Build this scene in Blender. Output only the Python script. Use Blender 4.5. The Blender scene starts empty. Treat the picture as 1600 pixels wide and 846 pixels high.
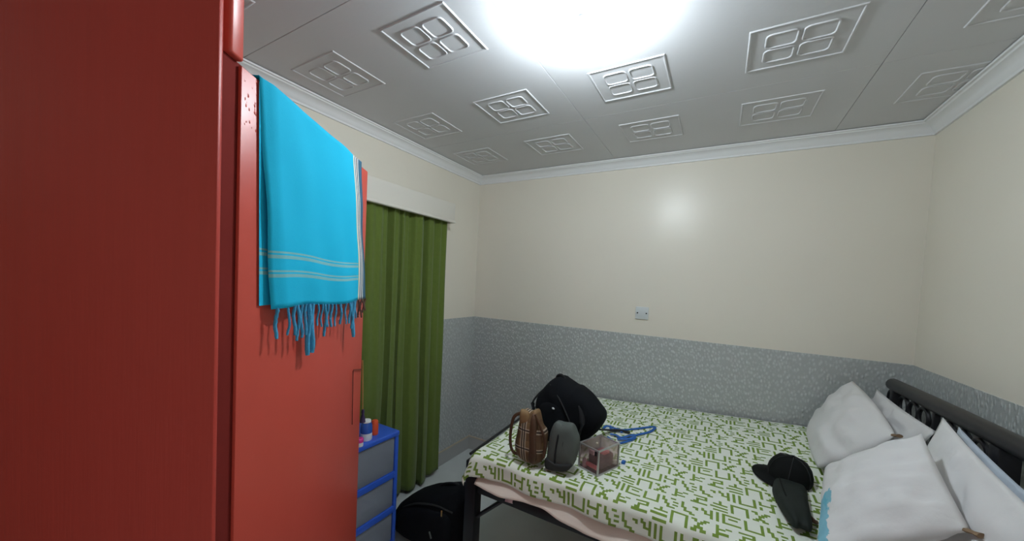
import bpy, bmesh, math, random
from mathutils import Vector, Matrix, noise
random.seed(7)
SC = bpy.context.scene
COL = SC.collection
PI = math.pi

# ------------------------------------------------------------------ camera
cd = bpy.data.cameras.new('camera')
cam = bpy.data.objects.new('camera', cd)
COL.objects.link(cam)
SC.camera = cam
cd.sensor_width = 36.0
cd.lens = 560.07 * 36.0 / 1600.0
cd.shift_x = -0.0042
cd.shift_y = 0.02599
cd.clip_start = 0.02
YAW, PITCH, ROLL = -0.51625, -0.04147, 0.04989
_f = Vector((math.sin(YAW) * math.cos(PITCH), math.cos(YAW) * math.cos(PITCH), math.sin(PITCH)))
_r = Vector((math.cos(YAW), -math.sin(YAW), 0))
_u = _r.cross(_f)
_rt = _r * math.cos(ROLL) + _u * math.sin(ROLL)
_up = -_r * math.sin(ROLL) + _u * math.cos(ROLL)
_m = Matrix((_rt, _up, -_f)).transposed().to_4x4()
_m.translation = Vector((1.9331, -2.6484, 1.55))
cam.matrix_world = _m

# ------------------------------------------------------------------ world, exposure
wd = bpy.data.worlds.new('world')
SC.world = wd
wd.use_nodes = True
wd.node_tree.nodes['Background'].inputs[0].default_value = (1.0, 0.97, 0.93, 1)
wd.node_tree.nodes['Background'].inputs[1].default_value = 1.5   # added fill light, enters by the made-up doorway behind the camera
SC.view_settings.view_transform = 'Standard'
SC.view_settings.look = 'None'
SC.view_settings.gamma = 1.0
SC.view_settings.exposure = 0.0
LAMP_STRENGTH = 775.0          # the bulb, the only lamp of the room
LAMP_COLOR = (0.84, 0.94, 1.0)
LAMP_AT = (1.475, -1.49)
pd = bpy.data.lights.new('added_doorway_portal', 'AREA')  # guides the added outside light through the made-up doorway
pd.shape = 'RECTANGLE'
pd.size, pd.size_y = 0.86, 2.03
pd.cycles.is_portal = True
po_ = bpy.data.objects.new('added_doorway_portal', pd)
COL.objects.link(po_)
po_.matrix_world = Matrix(((0, 0, 1, 2.95), (1, 0, 0, -3.03), (0, 1, 0, 1.02), (0, 0, 0, 1)))

# ------------------------------------------------------------------ materials
def N(nt, t, **kw):
    n = nt.nodes.new(t)
    for k, v in kw.items():
        setattr(n, k, v)
    return n

def L(nt, a, b):
    nt.links.new(a, b)

def mat(name, color, rough=0.6, metal=0.0, spec=0.5, bump=None, vary=None, sheen=0.0, trans=0.0, coat=0.0, ior=1.45, stretch=(1, 1, 1), emit=None):
    """principled; bump=(scale, strength, distance), vary=(scale, amount) mottles the colour"""
    m = bpy.data.materials.new(name)
    m.use_nodes = True
    nt = m.node_tree
    b = nt.nodes['Principled BSDF']
    b.inputs['Base Color'].default_value = (*color, 1)
    b.inputs['Roughness'].default_value = rough
    b.inputs['Metallic'].default_value = metal
    b.inputs['Specular IOR Level'].default_value = spec
    b.inputs['IOR'].default_value = ior
    b.inputs['Transmission Weight'].default_value = trans
    b.inputs['Sheen Weight'].default_value = sheen
    b.inputs['Coat Weight'].default_value = coat
    if emit:
        b.inputs['Emission Color'].default_value = (*emit[0], 1)
        b.inputs['Emission Strength'].default_value = emit[1]
    if bump or vary:
        tc = N(nt, 'ShaderNodeTexCoord')
        mp = N(nt, 'ShaderNodeMapping')
        mp.inputs['Scale'].default_value = stretch
        L(nt, tc.outputs['Object'], mp.inputs['Vector'])
    if vary:
        ns = N(nt, 'ShaderNodeTexNoise')
        ns.inputs['Scale'].default_value = vary[0]
        ns.inputs['Detail'].default_value = 4
        L(nt, mp.outputs[0], ns.inputs['Vector'])
        mx = N(nt, 'ShaderNodeMix', data_type='RGBA')
        a = vary[1]
        mx.inputs['A'].default_value = (*[c * (1 - a) for c in color], 1)
        mx.inputs['B'].default_value = (*[min(1, c * (1 + a)) for c in color], 1)
        L(nt, ns.outputs['Fac'], mx.inputs['Factor'])
        L(nt, mx.outputs['Result'], b.inputs['Base Color'])
    if bump:
        ns = N(nt, 'ShaderNodeTexNoise')
        ns.inputs['Scale'].default_value = bump[0]
        ns.inputs['Detail'].default_value = 5
        L(nt, mp.outputs[0], ns.inputs['Vector'])
        bp = N(nt, 'ShaderNodeBump')
        bp.inputs['Strength'].default_value = bump[1]
        bp.inputs['Distance'].default_value = bump[2]
        L(nt, ns.outputs['Fac'], bp.inputs['Height'])
        L(nt, bp.outputs[0], b.inputs['Normal'])
    return m

def bsdf(m):
    return m.node_tree.nodes['Principled BSDF']

M = {}
M['cream'] = mat('cream_wall_paint', (0.82, 0.775, 0.675), 0.32, spec=0.45, bump=(9, 0.12, 0.01), vary=(2.5, 0.03))
M['ceiling'] = mat('white_ceiling_board', (0.655, 0.66, 0.68), 0.55, bump=(60, 0.08, 0.004), vary=(3, 0.03))
M['cornice'] = mat('white_cornice_paint', (0.84, 0.85, 0.86), 0.5, bump=(30, 0.1, 0.004))
M['floor'] = mat('grey_floor', (0.66, 0.70, 0.69), 0.25, bump=(20, 0.05, 0.003), vary=(6, 0.08))
M['skirting'] = mat('grey_skirting', (0.44, 0.44, 0.43), 0.3, vary=(8, 0.06))
M['skirting_edge'] = mat('beige_skirting_edge', (0.55, 0.47, 0.36), 0.5, vary=(12, 0.1))
M['white_plastic'] = mat('white_plastic', (0.72, 0.76, 0.82), 0.35, vary=(10, 0.02))
M['pelmet'] = mat('pelmet_paint', (0.76, 0.73, 0.66), 0.4, bump=(12, 0.05, 0.004))
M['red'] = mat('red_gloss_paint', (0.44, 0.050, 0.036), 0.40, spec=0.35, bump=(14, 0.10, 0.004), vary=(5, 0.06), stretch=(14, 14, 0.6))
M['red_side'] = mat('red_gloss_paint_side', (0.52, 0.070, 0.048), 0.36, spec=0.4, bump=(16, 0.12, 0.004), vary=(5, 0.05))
M['red_dark'] = mat('red_painted_recess_shade', (0.17, 0.020, 0.016), 0.85, spec=0.1, vary=(9, 0.1))  # wardrobe red darkened: shade of the gap put into the colour
M['curtain'] = mat('green_curtain_cloth', (0.12, 0.17, 0.035), 0.9, spec=0.15, sheen=0.15, bump=(350, 0.3, 0.002), vary=(30, 0.12))
M['black_metal'] = mat('black_metal', (0.012, 0.012, 0.015), 0.38, spec=0.4, bump=(60, 0.05, 0.002))
M['mattress'] = mat('pinkish_mattress_cover', (0.80, 0.68, 0.60), 0.75, bump=(120, 0.2, 0.002), vary=(9, 0.05))
M['cloth_white'] = mat('white_bedspread_cloth', (0.86, 0.895, 0.80), 0.85, spec=0.2, bump=(260, 0.15, 0.001))
M['cloth_green'] = mat('green_bedspread_print', (0.20, 0.31, 0.055), 0.85, spec=0.2, bump=(260, 0.15, 0.001))
M['pillow'] = mat('white_pillow_cloth', (0.78, 0.77, 0.77), 0.7, spec=0.3, bump=(13, 0.35, 0.012), vary=(7, 0.02))
M['tie'] = mat('brown_pillow_tie', (0.26, 0.17, 0.10), 0.8, vary=(60, 0.3))
M['black_cloth'] = mat('black_bag_cloth', (0.006, 0.007, 0.009), 0.9, spec=0.15, bump=(14, 0.3, 0.01))
M['black_cloth2'] = mat('black_strap', (0.010, 0.011, 0.013), 0.6, spec=0.3, bump=(90, 0.3, 0.002))
M['dark_cap'] = mat('black_cap_cloth', (0.007, 0.008, 0.008), 0.9, spec=0.2, bump=(120, 0.2, 0.002))
M['pouch'] = mat('dark_green_black_pouch', (0.013, 0.018, 0.016), 0.7, spec=0.3, bump=(20, 0.3, 0.006))
M['grey_cloth'] = mat('dark_grey_cloth', (0.080, 0.092, 0.085), 0.75, bump=(140, 0.3, 0.002), vary=(15, 0.15))
M['grey_dark'] = mat('charcoal_cloth', (0.018, 0.020, 0.021), 0.7, bump=(140, 0.3, 0.002))
M['brown'] = mat('dark_brown_leather', (0.075, 0.035, 0.017), 0.5, bump=(60, 0.3, 0.003), vary=(20, 0.2))
M['silver'] = mat('dull_silver_edge', (0.45, 0.44, 0.44), 0.35, metal=0.6, vary=(40, 0.1))
M['acrylic'] = mat('clear_acrylic', (0.86, 0.76, 0.77), 0.14, trans=0.95, ior=1.2)
M['pink'] = mat('pink_plastic', (0.75, 0.20, 0.22), 0.4, vary=(30, 0.1))
M['mauve'] = mat('mauve_plastic', (0.22, 0.10, 0.11), 0.5, vary=(50, 0.4))
M['pale_pink'] = mat('pale_pink_plastic', (0.65, 0.45, 0.48), 0.4, vary=(30, 0.1))
M['blue_strap'] = mat('blue_strap', (0.02, 0.12, 0.42), 0.6, bump=(120, 0.3, 0.002), vary=(60, 0.3))
M['blue_plastic'] = mat('blue_plastic', (0.035, 0.12, 0.62), 0.35, vary=(10, 0.08))
M['drawer_clear'] = mat('smoky_clear_plastic', (0.50, 0.56, 0.66), 0.30, trans=0.6, ior=1.3, bump=(200, 0.2, 0.002))
M['drawer_stuff'] = mat('folded_cloth_grey', (0.16, 0.17, 0.20), 0.9, vary=(14, 0.5))
M['orange'] = mat('orange_red_plastic', (0.72, 0.09, 0.03), 0.28, vary=(20, 0.05))
M['blue_bottle'] = mat('blue_bottle_plastic', (0.03, 0.10, 0.42), 0.22, vary=(20, 0.1))
M['white_cap'] = mat('white_cap_plastic', (0.8, 0.82, 0.84), 0.35, vary=(20, 0.02))
M['magenta'] = mat('magenta_plastic', (0.70, 0.05, 0.30), 0.35, vary=(20, 0.05))
M['purple'] = mat('purple_tassel', (0.035, 0.02, 0.07), 0.8, vary=(60, 0.3))
M['brass'] = mat('brass', (0.55, 0.36, 0.14), 0.4, metal=0.8, vary=(60, 0.1))
M['wire'] = mat('dark_wire', (0.06, 0.02, 0.015), 0.5, metal=0.3, vary=(40, 0.1))
M['zip'] = mat('pale_zip_metal', (0.75, 0.70, 0.58), 0.3, metal=0.5, vary=(40, 0.1))
M['badge'] = mat('pale_badge', (0.7, 0.7, 0.72), 0.4, vary=(40, 0.05))
M['bulb'] = mat('lit_bulb', (0.9, 0.9, 0.9), 0.3, emit=(LAMP_COLOR, LAMP_STRENGTH))
M['paper'] = mat('white_paper_tag', (0.72, 0.74, 0.76), 0.7, vary=(30, 0.05))
M['fringe_brown'] = mat('brown_fringe_yarn', (0.10, 0.05, 0.04), 0.9, vary=(80, 0.3))
M['fringe_blue'] = mat('blue_fringe_yarn', (0.05, 0.30, 0.52), 0.9, bump=(200, 0.6, 0.003), vary=(80, 0.35))

def dado_material():
    """silver grey embossed wallpaper: small raised dashes set on diagonals"""
    m = mat('silver_embossed_wallpaper', (0.3, 0.32, 0.33), 0.33, metal=0.0, spec=0.6)
    nt = m.node_tree
    b = bsdf(m)
    tc = N(nt, 'ShaderNodeTexCoord')
    mp = N(nt, 'ShaderNodeMapping')
    mp.inputs['Rotation'].default_value = (0.6, 0.6, 0.0)
    mp.inputs['Scale'].default_value = (1.0, 1.0, 0.55)
    L(nt, tc.outputs['Object'], mp.inputs['Vector'])
    vo = N(nt, 'ShaderNodeTexVoronoi', feature='F1')
    vo.inputs['Scale'].default_value = 70
    vo.inputs['Randomness'].default_value = 0.75
    L(nt, mp.outputs[0], vo.inputs['Vector'])
    rp = N(nt, 'ShaderNodeValToRGB')
    rp.color_ramp.elements[0].position = 0.12
    rp.color_ramp.elements[0].color = (1, 1, 1, 1)
    rp.color_ramp.elements[1].position = 0.55
    rp.color_ramp.elements[1].color = (0, 0, 0, 1)
    L(nt, vo.outputs['Distance'], rp.inputs['Fac'])
    ns = N(nt, 'ShaderNodeTexNoise')
    ns.inputs['Scale'].default_value = 70
    ns.inputs['Detail'].default_value = 3
    L(nt, tc.outputs['Object'], ns.inputs['Vector'])
    mu = N(nt, 'ShaderNodeMath', operation='MULTIPLY')
    L(nt, rp.outputs['Color'], mu.inputs[0])
    L(nt, ns.outputs['Fac'], mu.inputs[1])
    mx = N(nt, 'ShaderNodeMix', data_type='RGBA')
    mx.inputs['A'].default_value = (0.44, 0.465, 0.46, 1)
    mx.inputs['B'].default_value = (0.78, 0.81, 0.80, 1)
    L(nt, mu.outputs[0], mx.inputs['Factor'])
    L(nt, mx.outputs['Result'], b.inputs['Base Color'])
    bp = N(nt, 'ShaderNodeBump')
    bp.inputs['Strength'].default_value = 0.7
    bp.inputs['Distance'].default_value = 0.008
    L(nt, mu.outputs[0], bp.inputs['Height'])
    L(nt, bp.outputs[0], b.inputs['Normal'])
    return m
M['dado'] = dado_material()

def stripe_mask(nt, sock, spots):
    """1 where the value lies within half-width h of one of the centres"""
    out = None
    for c, h in spots:
        k = N(nt, 'ShaderNodeMath', operation='COMPARE')
        L(nt, sock, k.inputs[0])
        k.inputs[1].default_value = c
        k.inputs[2].default_value = h
        if out is None:
            out = k.outputs[0]
        else:
            a = N(nt, 'ShaderNodeMath', operation='MAXIMUM')
            L(nt, out, a.inputs[0])
            L(nt, k.outputs[0], a.inputs[1])
            out = a.outputs[0]
    return out

def over(nt, base, mask, color, amount=1.0):
    mx = N(nt, 'ShaderNodeMix', data_type='RGBA')
    if isinstance(base, tuple):
        mx.inputs['A'].default_value = (*base, 1)
    else:
        L(nt, base, mx.inputs['A'])
    mx.inputs['B'].default_value = (*color, 1)
    if amount != 1.0:
        k = N(nt, 'ShaderNodeMath', operation='MULTIPLY')
        L(nt, mask, k.inputs[0])
        k.inputs[1].default_value = amount
        mask = k.outputs[0]
    L(nt, mask, mx.inputs['Factor'])
    return mx.outputs['Result']

def uv_xy(nt):
    uv = N(nt, 'ShaderNodeUVMap')
    sp = N(nt, 'ShaderNodeSeparateXYZ')
    L(nt, uv.outputs[0], sp.inputs[0])
    return sp.outputs[0], sp.outputs[1]

def towel_material():
    m = mat('cyan_woven_wrap', (0.02, 0.42, 0.66), 0.85, spec=0.2, bump=(320, 0.25, 0.001))
    nt = m.node_tree
    u, v = uv_xy(nt)           # u 0..1 across the width, v metres above the hem
    c = over(nt, (0.012, 0.44, 0.68), stripe_mask(nt, v, [(0.066, 0.0035), (0.075, 0.002), (0.104, 0.0035), (0.113, 0.002)]), (0.42, 0.48, 0.26), 0.45)
    c = over(nt, c, stripe_mask(nt, u, [(0.945, 0.06)]), (0.045, 0.12, 0.19))
    c = over(nt, c, stripe_mask(nt, u, [(0.876, 0.006), (0.905, 0.007), (0.935, 0.006)]), (0.75, 0.74, 0.70))
    c = over(nt, c, stripe_mask(nt, u, [(0.889, 0.004), (0.919, 0.004)]), (0.05, 0.03, 0.03))
    c = over(nt, c, stripe_mask(nt, u, [(0.866, 0.004)]), (0.55, 0.42, 0.12))
    L(nt, c, bsdf(m).inputs['Base Color'])
    return m
M['towel'] = towel_material()

def plaid_material():
    m = mat('brown_plaid_cloth', (0.2, 0.12, 0.05), 0.7, bump=(200, 0.3, 0.001))
    nt = m.node_tree
    u, v = uv_xy(nt)           # metres from the middle of the foot of the bag
    c = over(nt, (0.19, 0.112, 0.050), stripe_mask(nt, u, [(-0.052, 0.012), (0.055, 0.014)]), (0.085, 0.042, 0.019), 0.8)
    c = over(nt, c, stripe_mask(nt, v, [(0.04, 0.02), (0.135, 0.018), (0.22, 0.02)]), (0.085, 0.042, 0.019), 0.55)
    c = over(nt, c, stripe_mask(nt, u, [(-0.030, 0.0028), (-0.018, 0.0028), (-0.006, 0.0028)]), (0.55, 0.47, 0.37), 0.6)
    c = over(nt, c, stripe_mask(nt, v, [(0.070, 0.0025), (0.083, 0.0025), (0.155, 0.0025), (0.168, 0.0025)]), (0.55, 0.47, 0.37), 0.6)
    c = over(nt, c, stripe_mask(nt, u, [(-0.024, 0.0028), (-0.012, 0.0028)]), (0.015, 0.012, 0.012), 0.9)
    c = over(nt, c, stripe_mask(nt, v, [(0.0765, 0.003), (0.1615, 0.003)]), (0.015, 0.012, 0.012), 0.9)
    L(nt, c, bsdf(m).inputs['Base Color'])
    return m
M['plaid'] = plaid_material()

def print_material(name, boxes, color, amount, scale=22):
    """white pillow cloth with a ragged faded print inside the given uv boxes"""
    m = mat(name, (0.78, 0.77, 0.77), 0.7, spec=0.3, bump=(13, 0.35, 0.012))
    nt = m.node_tree
    uv = N(nt, 'ShaderNodeUVMap')
    ns = N(nt, 'ShaderNodeTexNoise')
    ns.inputs['Scale'].default_value = scale
    L(nt, uv.outputs[0], ns.inputs['Vector'])
    ad = N(nt, 'ShaderNodeVectorMath', operation='SCALE')
    L(nt, ns.outputs['Color'], ad.inputs[0])
    ad.inputs['Scale'].default_value = 0.10
    a2 = N(nt, 'ShaderNodeVectorMath', operation='ADD')
    L(nt, uv.outputs[0], a2.inputs[0])
    L(nt, ad.outputs[0], a2.inputs[1])
    sp = N(nt, 'ShaderNodeSeparateXYZ')
    L(nt, a2.outputs[0], sp.inputs[0])
    c = (0.78, 0.77, 0.77)
    for (cu, hu, cv, hv) in boxes:
        k1 = stripe_mask(nt, sp.outputs[0], [(cu + 0.05, hu)])
        k2 = stripe_mask(nt, sp.outputs[1], [(cv + 0.05, hv)])
        mu = N(nt, 'ShaderNodeMath', operation='MULTIPLY')
        L(nt, k1, mu.inputs[0])
        L(nt, k2, mu.inputs[1])
        c = over(nt, c, mu.outputs[0], color, amount)
    L(nt, c, bsdf(m).inputs['Base Color'])
    return m

# ------------------------------------------------------------------ builders
def root_matrix(o):
    while o.parent:
        o = o.parent
    return Matrix.Translation(o.location) @ Matrix.Rotation(o.rotation_euler.z, 4, 'Z')

def obj(name, bm, m, parent=None, smooth=True, world=True, label=None, angle=0.7):
    """link a bmesh as ONE mesh object; geometry is given in world space unless world=False"""
    if parent is not None and world:
        bm.transform(root_matrix(parent).inverted())
    bmesh.ops.recalc_face_normals(bm, faces=bm.faces[:])
    me = bpy.data.meshes.new(name)
    bm.to_mesh(me)
    bm.free()
    for x in (m if isinstance(m, (list, tuple)) else [m]):
        me.materials.append(x)
    if smooth:
        for p in me.polygons:
            p.use_smooth = True
        try:
            me.set_sharp_from_angle(angle=angle)
        except Exception:
            pass
    o = bpy.data.objects.new(name, me)
    COL.objects.link(o)
    if parent is not None:
        o.parent = parent
    if label:
        o['label'] = label
    return o

def thing(name, label, cat, loc=(0, 0, 0), rotz=0.0, group=None):
    o = bpy.data.objects.new(name, None)
    o.empty_display_size = 0.05
    o.location = loc
    o.rotation_euler = (0, 0, rotz)
    COL.objects.link(o)
    o['label'] = label
    o['category'] = cat
    if group:
        o['group'] = group
    return o

def struct(o):
    o['kind'] = 'structure'
    return o

def box(bm, x0, x1, y0, y1, z0, z1, bev=0.0, seg=2):
    vs = [bm.verts.new((x, y, z)) for x in (x0, x1) for y in (y0, y1) for z in (z0, z1)]
    fs = []
    for q in ((0, 1, 3, 2), (4, 6, 7, 5), (0, 4, 5, 1), (2, 3, 7, 6), (0, 2, 6, 4), (1, 5, 7, 3)):
        fs.append(bm.faces.new([vs[i] for i in q]))
    if bev > 0:
        es = set()
        for f in fs:
            es.update(f.edges)
        bmesh.ops.bevel(bm, geom=list(es), offset=bev, segments=seg, affect='EDGES', profile=0.5)
    return bm

def B(*a, **k):
    return box(bmesh.new(), *a, **k)

def spline(pts, n=6, closed=False):
    P = [Vector(p) for p in pts]
    c = len(P)
    out = []
    for i in range(c if closed else c - 1):
        if closed:
            p0, p1, p2, p3 = P[(i - 1) % c], P[i], P[(i + 1) % c], P[(i + 2) % c]
        else:
            p0, p1, p2, p3 = P[max(i - 1, 0)], P[i], P[i + 1], P[min(i + 2, c - 1)]
        for k in range(n):
            t = k / n
            out.append(0.5 * ((2 * p1) + (p2 - p0) * t + (2 * p0 - 5 * p1 + 4 * p2 - p3) * t * t + (3 * p1 - p0 - 3 * p2 + p3) * t ** 3))
    if not closed:
        out.append(P[-1])
    return out

def tube(bm, pts, r, n=10, flat=1.0, closed=False, up=Vector((0, 0, 1)), caps=True):
    """sweep an (elliptic) ring; r may be a list; flat squashes it along 'up'"""
    P = [Vector(p) for p in pts]
    rings = []
    for i, p in enumerate(P):
        if closed:
            d = P[(i + 1) % len(P)] - P[i - 1]
        else:
            d = P[min(i + 1, len(P) - 1)] - P[max(i - 1, 0)]
        d.normalize()
        s = d.cross(up)
        if s.length < 1e-4:
            s = d.cross(Vector((0, 1, 0)))
        s.normalize()
        w = s.cross(d).normalized()
        rr = r[i] if isinstance(r, (list, tuple)) else r
        rings.append([bm.verts.new(p + s * (rr * math.cos(2 * PI * k / n)) + w * (rr * flat * math.sin(2 * PI * k / n))) for k in range(n)])
    m = len(rings)
    for i in range(m if closed else m - 1):
        a, b = rings[i], rings[(i + 1) % m]
        for k in range(n):
            bm.faces.new((a[k], a[(k + 1) % n], b[(k + 1) % n], b[k]))
    if caps and not closed:
        bm.faces.new(rings[0][::-1])
        bm.faces.new(rings[-1])
    return bm

def T(*a, **k):
    return tube(bmesh.new(), *a, **k)

def lathe(bm, prof, c=(0, 0, 0), n=24):
    rings = []
    for r, z in prof:
        rings.append([bm.verts.new((c[0] + r * math.cos(2 * PI * k / n), c[1] + r * math.sin(2 * PI * k / n), c[2] + z)) for k in range(n)])
    for a, b in zip(rings, rings[1:]):
        for k in range(n):
            bm.faces.new((a[k], a[(k + 1) % n], b[(k + 1) % n], b[k]))
    bm.faces.new(rings[0][::-1])
    bm.faces.new(rings[-1])
    return bm

def inflate(outline, org, ex, ev, en, tf, tb, rings=9, p=2.6, n=5, uv=False, wrinkle=0.0, zmin=None, seed=0.0):
    """a stuffed body: closed outline (a, b) in the plane ex/ev, bulging tf to the front (en) and tb to the back"""
    bm = bmesh.new()
    lay = bm.loops.layers.uv.new('UVMap') if uv else None
    pts = spline([(a, b, 0) for a, b in outline], n, True)
    c = sum(pts, Vector()) / len(pts)
    org, ex, ev, en = Vector(org), Vector(ex), Vector(ev), Vector(en)
    uvs = {}
    def mk(q, off):
        w = org + ex * q.x + ev * q.y
        if wrinkle:
            off += wrinkle * noise.noise(Vector((q.x * 14 + seed, q.y * 14, off * 9))) * (1 if off >= 0 else -1) * min(1, abs(off) * 60)
        w = w + en * off
        if zmin is not None and w.z < zmin:
            w.z = zmin
        v = bm.verts.new(w)
        uvs[v] = (q.x, q.y)
        return v
    edge = [mk(q, 0) for q in pts]
    m = len(edge)
    for t, sg in ((tf, 1), (tb, -1)):
        prev = edge
        for k in range(1, rings):
            th = k / rings * PI / 2
            rr = math.cos(th) ** 0.9
            off = t * (1 - rr ** p) ** (1 / p)
            cur = [mk(c + (q - c) * rr, sg * off) for q in pts]
            for i in range(m):
                bm.faces.new((prev[i], prev[(i + 1) % m], cur[(i + 1) % m], cur[i]))
            prev = cur
        top = mk(c, sg * t)
        for i in range(m):
            bm.faces.new((prev[i], prev[(i + 1) % m], top))
    if lay:
        for f in bm.faces:
            for l in f.loops:
                l[lay].uv = uvs[l.vert]
    return bm

def grid_mesh(bm, rows, uvf=None):
    lay = bm.loops.layers.uv.new('UVMap') if uvf else None
    V = [[bm.verts.new(p) for p in r] for r in rows]
    for i in range(len(V) - 1):
        for j in range(len(V[0]) - 1):
            f = bm.faces.new((V[i][j], V[i][j + 1], V[i + 1][j + 1], V[i + 1][j]))
            if lay:
                for l, (a, b) in zip(f.loops, ((i, j), (i, j + 1), (i + 1, j + 1), (i + 1, j))):
                    l[lay].uv = uvf(a, b)
    return bm

# ------------------------------------------------------------------ the room
W, YF, H = 2.833, -3.60, 2.465      # right wall, wall behind the camera, ceiling
DZ, SZ = 1.2204, 0.12
floor = struct(obj('floor', B(-0.12, W + 0.12, YF - 0.12, 0.12, -0.1, 0.0), M['floor'], smooth=False))

def wall(name, x0, x1, y0, y1, dx, dy):
    w = struct(obj(name, B(x0, x1, y0, y1, 0, H + 0.06), M['cream'], smooth=False))
    return w
wl = wall('wall_left', -0.12, 0, YF, 0.12, 1, 0)
wb = wall('wall_back', 0, W, 0, 0.12, 0, -1)
wr = struct(obj('wall_right', B(W, W + 0.12, -2.60, 0.12, 0, H + 0.06), M['cream'], smooth=False))
DY0, DY1, DH = -3.46, -2.60, 2.03      # added doorway in the right wall, unseen, to let fill light in
obj('wall_pier', B(W, W + 0.12, YF, DY0, 0, H + 0.06), M['cream'], wr, smooth=False)
obj('wall_over_door', B(W, W + 0.12, DY0, DY1, DH, H + 0.06), M['cream'], wr, smooth=False)
dfr = bmesh.new()
box(dfr, W - 0.01, W + 0.13, DY0 + 0.0002, DY0 + 0.03, 0.0005, DH - 0.0005)
box(dfr, W - 0.01, W + 0.13, DY1 - 0.03, DY1 - 0.0002, 0.0005, DH - 0.0005)
box(dfr, W - 0.01, W + 0.13, DY0 + 0.03, DY1 - 0.03, DH - 0.03, DH - 0.0005)
struct(obj('added_doorway_1', dfr, M['red_side'], smooth=False))  # frame of the added doorway, out of view
struct(obj('added_ground', B(W + 0.12, W + 2.6, -5.2, 0.4, -0.1, -0.002), M['floor'], smooth=False))  # ground added outside the made-up doorway, unseen
wf = wall('wall_front', 0, W, YF - 0.12, YF, 0, 1)
t = 0.004
obj('wallpaper_dado', B(0.0002, t, YF + t, -t, SZ, DZ), M['dado'], wl, False, label='silver grey embossed wallpaper dado')
obj('wallpaper_dado', B(0.0002, W - 0.0002, -t, -0.0002, SZ, DZ), M['dado'], wb, False, label='silver grey embossed wallpaper dado')
obj('wallpaper_dado', B(W - t, W - 0.0002, -2.60, -t, SZ, DZ), M['dado'], wr, False, label='silver grey embossed wallpaper dado')
obj('wallpaper_dado', B(0.0002, W - 0.0002, YF + 0.0002, YF + t, SZ, DZ), M['dado'], wf, False, label='silver grey embossed wallpaper dado')

def skirting(name, x0, x1, y0, y1):
    s = struct(obj(name, B(x0, x1, y0, y1, 0, SZ - 0.012), M['skirting'], smooth=False))
    obj('top_edge', B(x0, x1, y0, y1, SZ - 0.012, SZ, bev=0.002), M['skirting_edge'], s, label='pale beige top edge')
skirting('baseboard_left', 0.0, 0.013, YF + 0.013, -0.0)
skirting('baseboard_back', 0.013, W - 0.013, -0.013, 0.0)
skirting('baseboard_right', W - 0.013, W, -2.60, 0.0)
skirting('baseboard_front', 0.013, W - 0.013, YF, YF + 0.013)

# coved cornice: profile (out from the wall, down from the ceiling), mitred in the corners
CP = [(0.0, 0.062), (0.010, 0.062), (0.012, 0.052), (0.018, 0.046), (0.024, 0.034), (0.034, 0.025), (0.046, 0.019), (0.058, 0.016), (0.062, 0.010), (0.072, 0.010), (0.074, 0.0028), (0.0, 0.0028)]
def cornice(name, ends):
    bm = bmesh.new()
    rs = [[bm.verts.new(f(o, H - d)) for o, d in CP] for f in ends]
    k = len(CP)
    for i in range(k):
        bm.faces.new((rs[0][i], rs[0][(i + 1) % k], rs[1][(i + 1) % k], rs[1][i]))
    bm.faces.new(rs[0][::-1])
    bm.faces.new(rs[1])
    struct(obj(name, bm, M['cornice'], angle=0.5))
cornice('trim_1', (lambda o, z: (o, YF + o, z), lambda o, z: (o, -o, z)))
cornice('trim_2', (lambda o, z: (o, -o, z), lambda o, z: (W - o, -o, z)))
cornice('trim_3', (lambda o, z: (W - o, -o, z), lambda o, z: (W - o, YF + o, z)))
cornice('trim_4', (lambda o, z: (W - o, YF + o, z), lambda o, z: (o, YF + o, z)))

# ceiling: slab above, boards below it with embossed motifs
ceil = struct(obj('ceiling', B(-0.12, W + 0.12, YF - 0.12, 0.12, H + 0.012, H + 0.09), M['ceiling'], smooth=False))
def rib(bm, pts, w, h, clip):
    """raised moulding round a closed loop of (x, y) on the ceiling's underside, mitred corners, rounded top"""
    k = len(pts)
    prof = [(-1.0, 0.0), (-0.72, 0.65), (-0.25, 1.0), (0.25, 1.0), (0.72, 0.65), (1.0, 0.0)]
    rings = []
    for i in range(k):
        p = Vector(pts[i])
        a = (Vector(pts[i]) - Vector(pts[i - 1])).normalized()
        b = (Vector(pts[(i + 1) % k]) - Vector(pts[i])).normalized()
        na, nb = Vector((-a.y, a.x)), Vector((-b.y, b.x))
        nn = na + nb
        nn = nn / max(nn.dot(na), 0.3)
        rings.append([bm.verts.new((min(max(p.x + nn.x * w * s, clip[0]), clip[1]), min(p.y + nn.y * w * s, clip[2]), H - 0.0002 - h * q)) for s, q in prof])
    for i in range(k):
        a, b = rings[i], rings[(i + 1) % k]
        for j in range(len(prof) - 1):
            bm.faces.new((a[j], a[j + 1], b[j + 1], b[j]))

def rrect(cx, cy, hx, hy, r, n=3):
    out = []
    for sx, sy, a0 in ((1, 1, 0), (-1, 1, 90), (-1, -1, 180), (1, -1, 270)):
        for k in range(n + 1):
            a = math.radians(a0 + 90 * k / n)
            out.append((cx + sx * (hx - r) + r * math.cos(a), cy + sy * (hy - r) + r * math.sin(a)))
    return out

def motif(cx, cy, clip):
    bm = bmesh.new()
    hx, hy = 0.152, 0.130
    rib(bm, [(cx + hx, cy + hy), (cx - hx, cy + hy), (cx - hx, cy - hy), (cx + hx, cy - hy)], 0.0045, 0.0036, clip)
    for sx in (-1, 1):
        for sy in (-1, 1):
            rib(bm, rrect(cx + sx * 0.0545, cy + sy * 0.047, 0.046, 0.040, 0.016), 0.0038, 0.0036, clip)
    return bm

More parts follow.
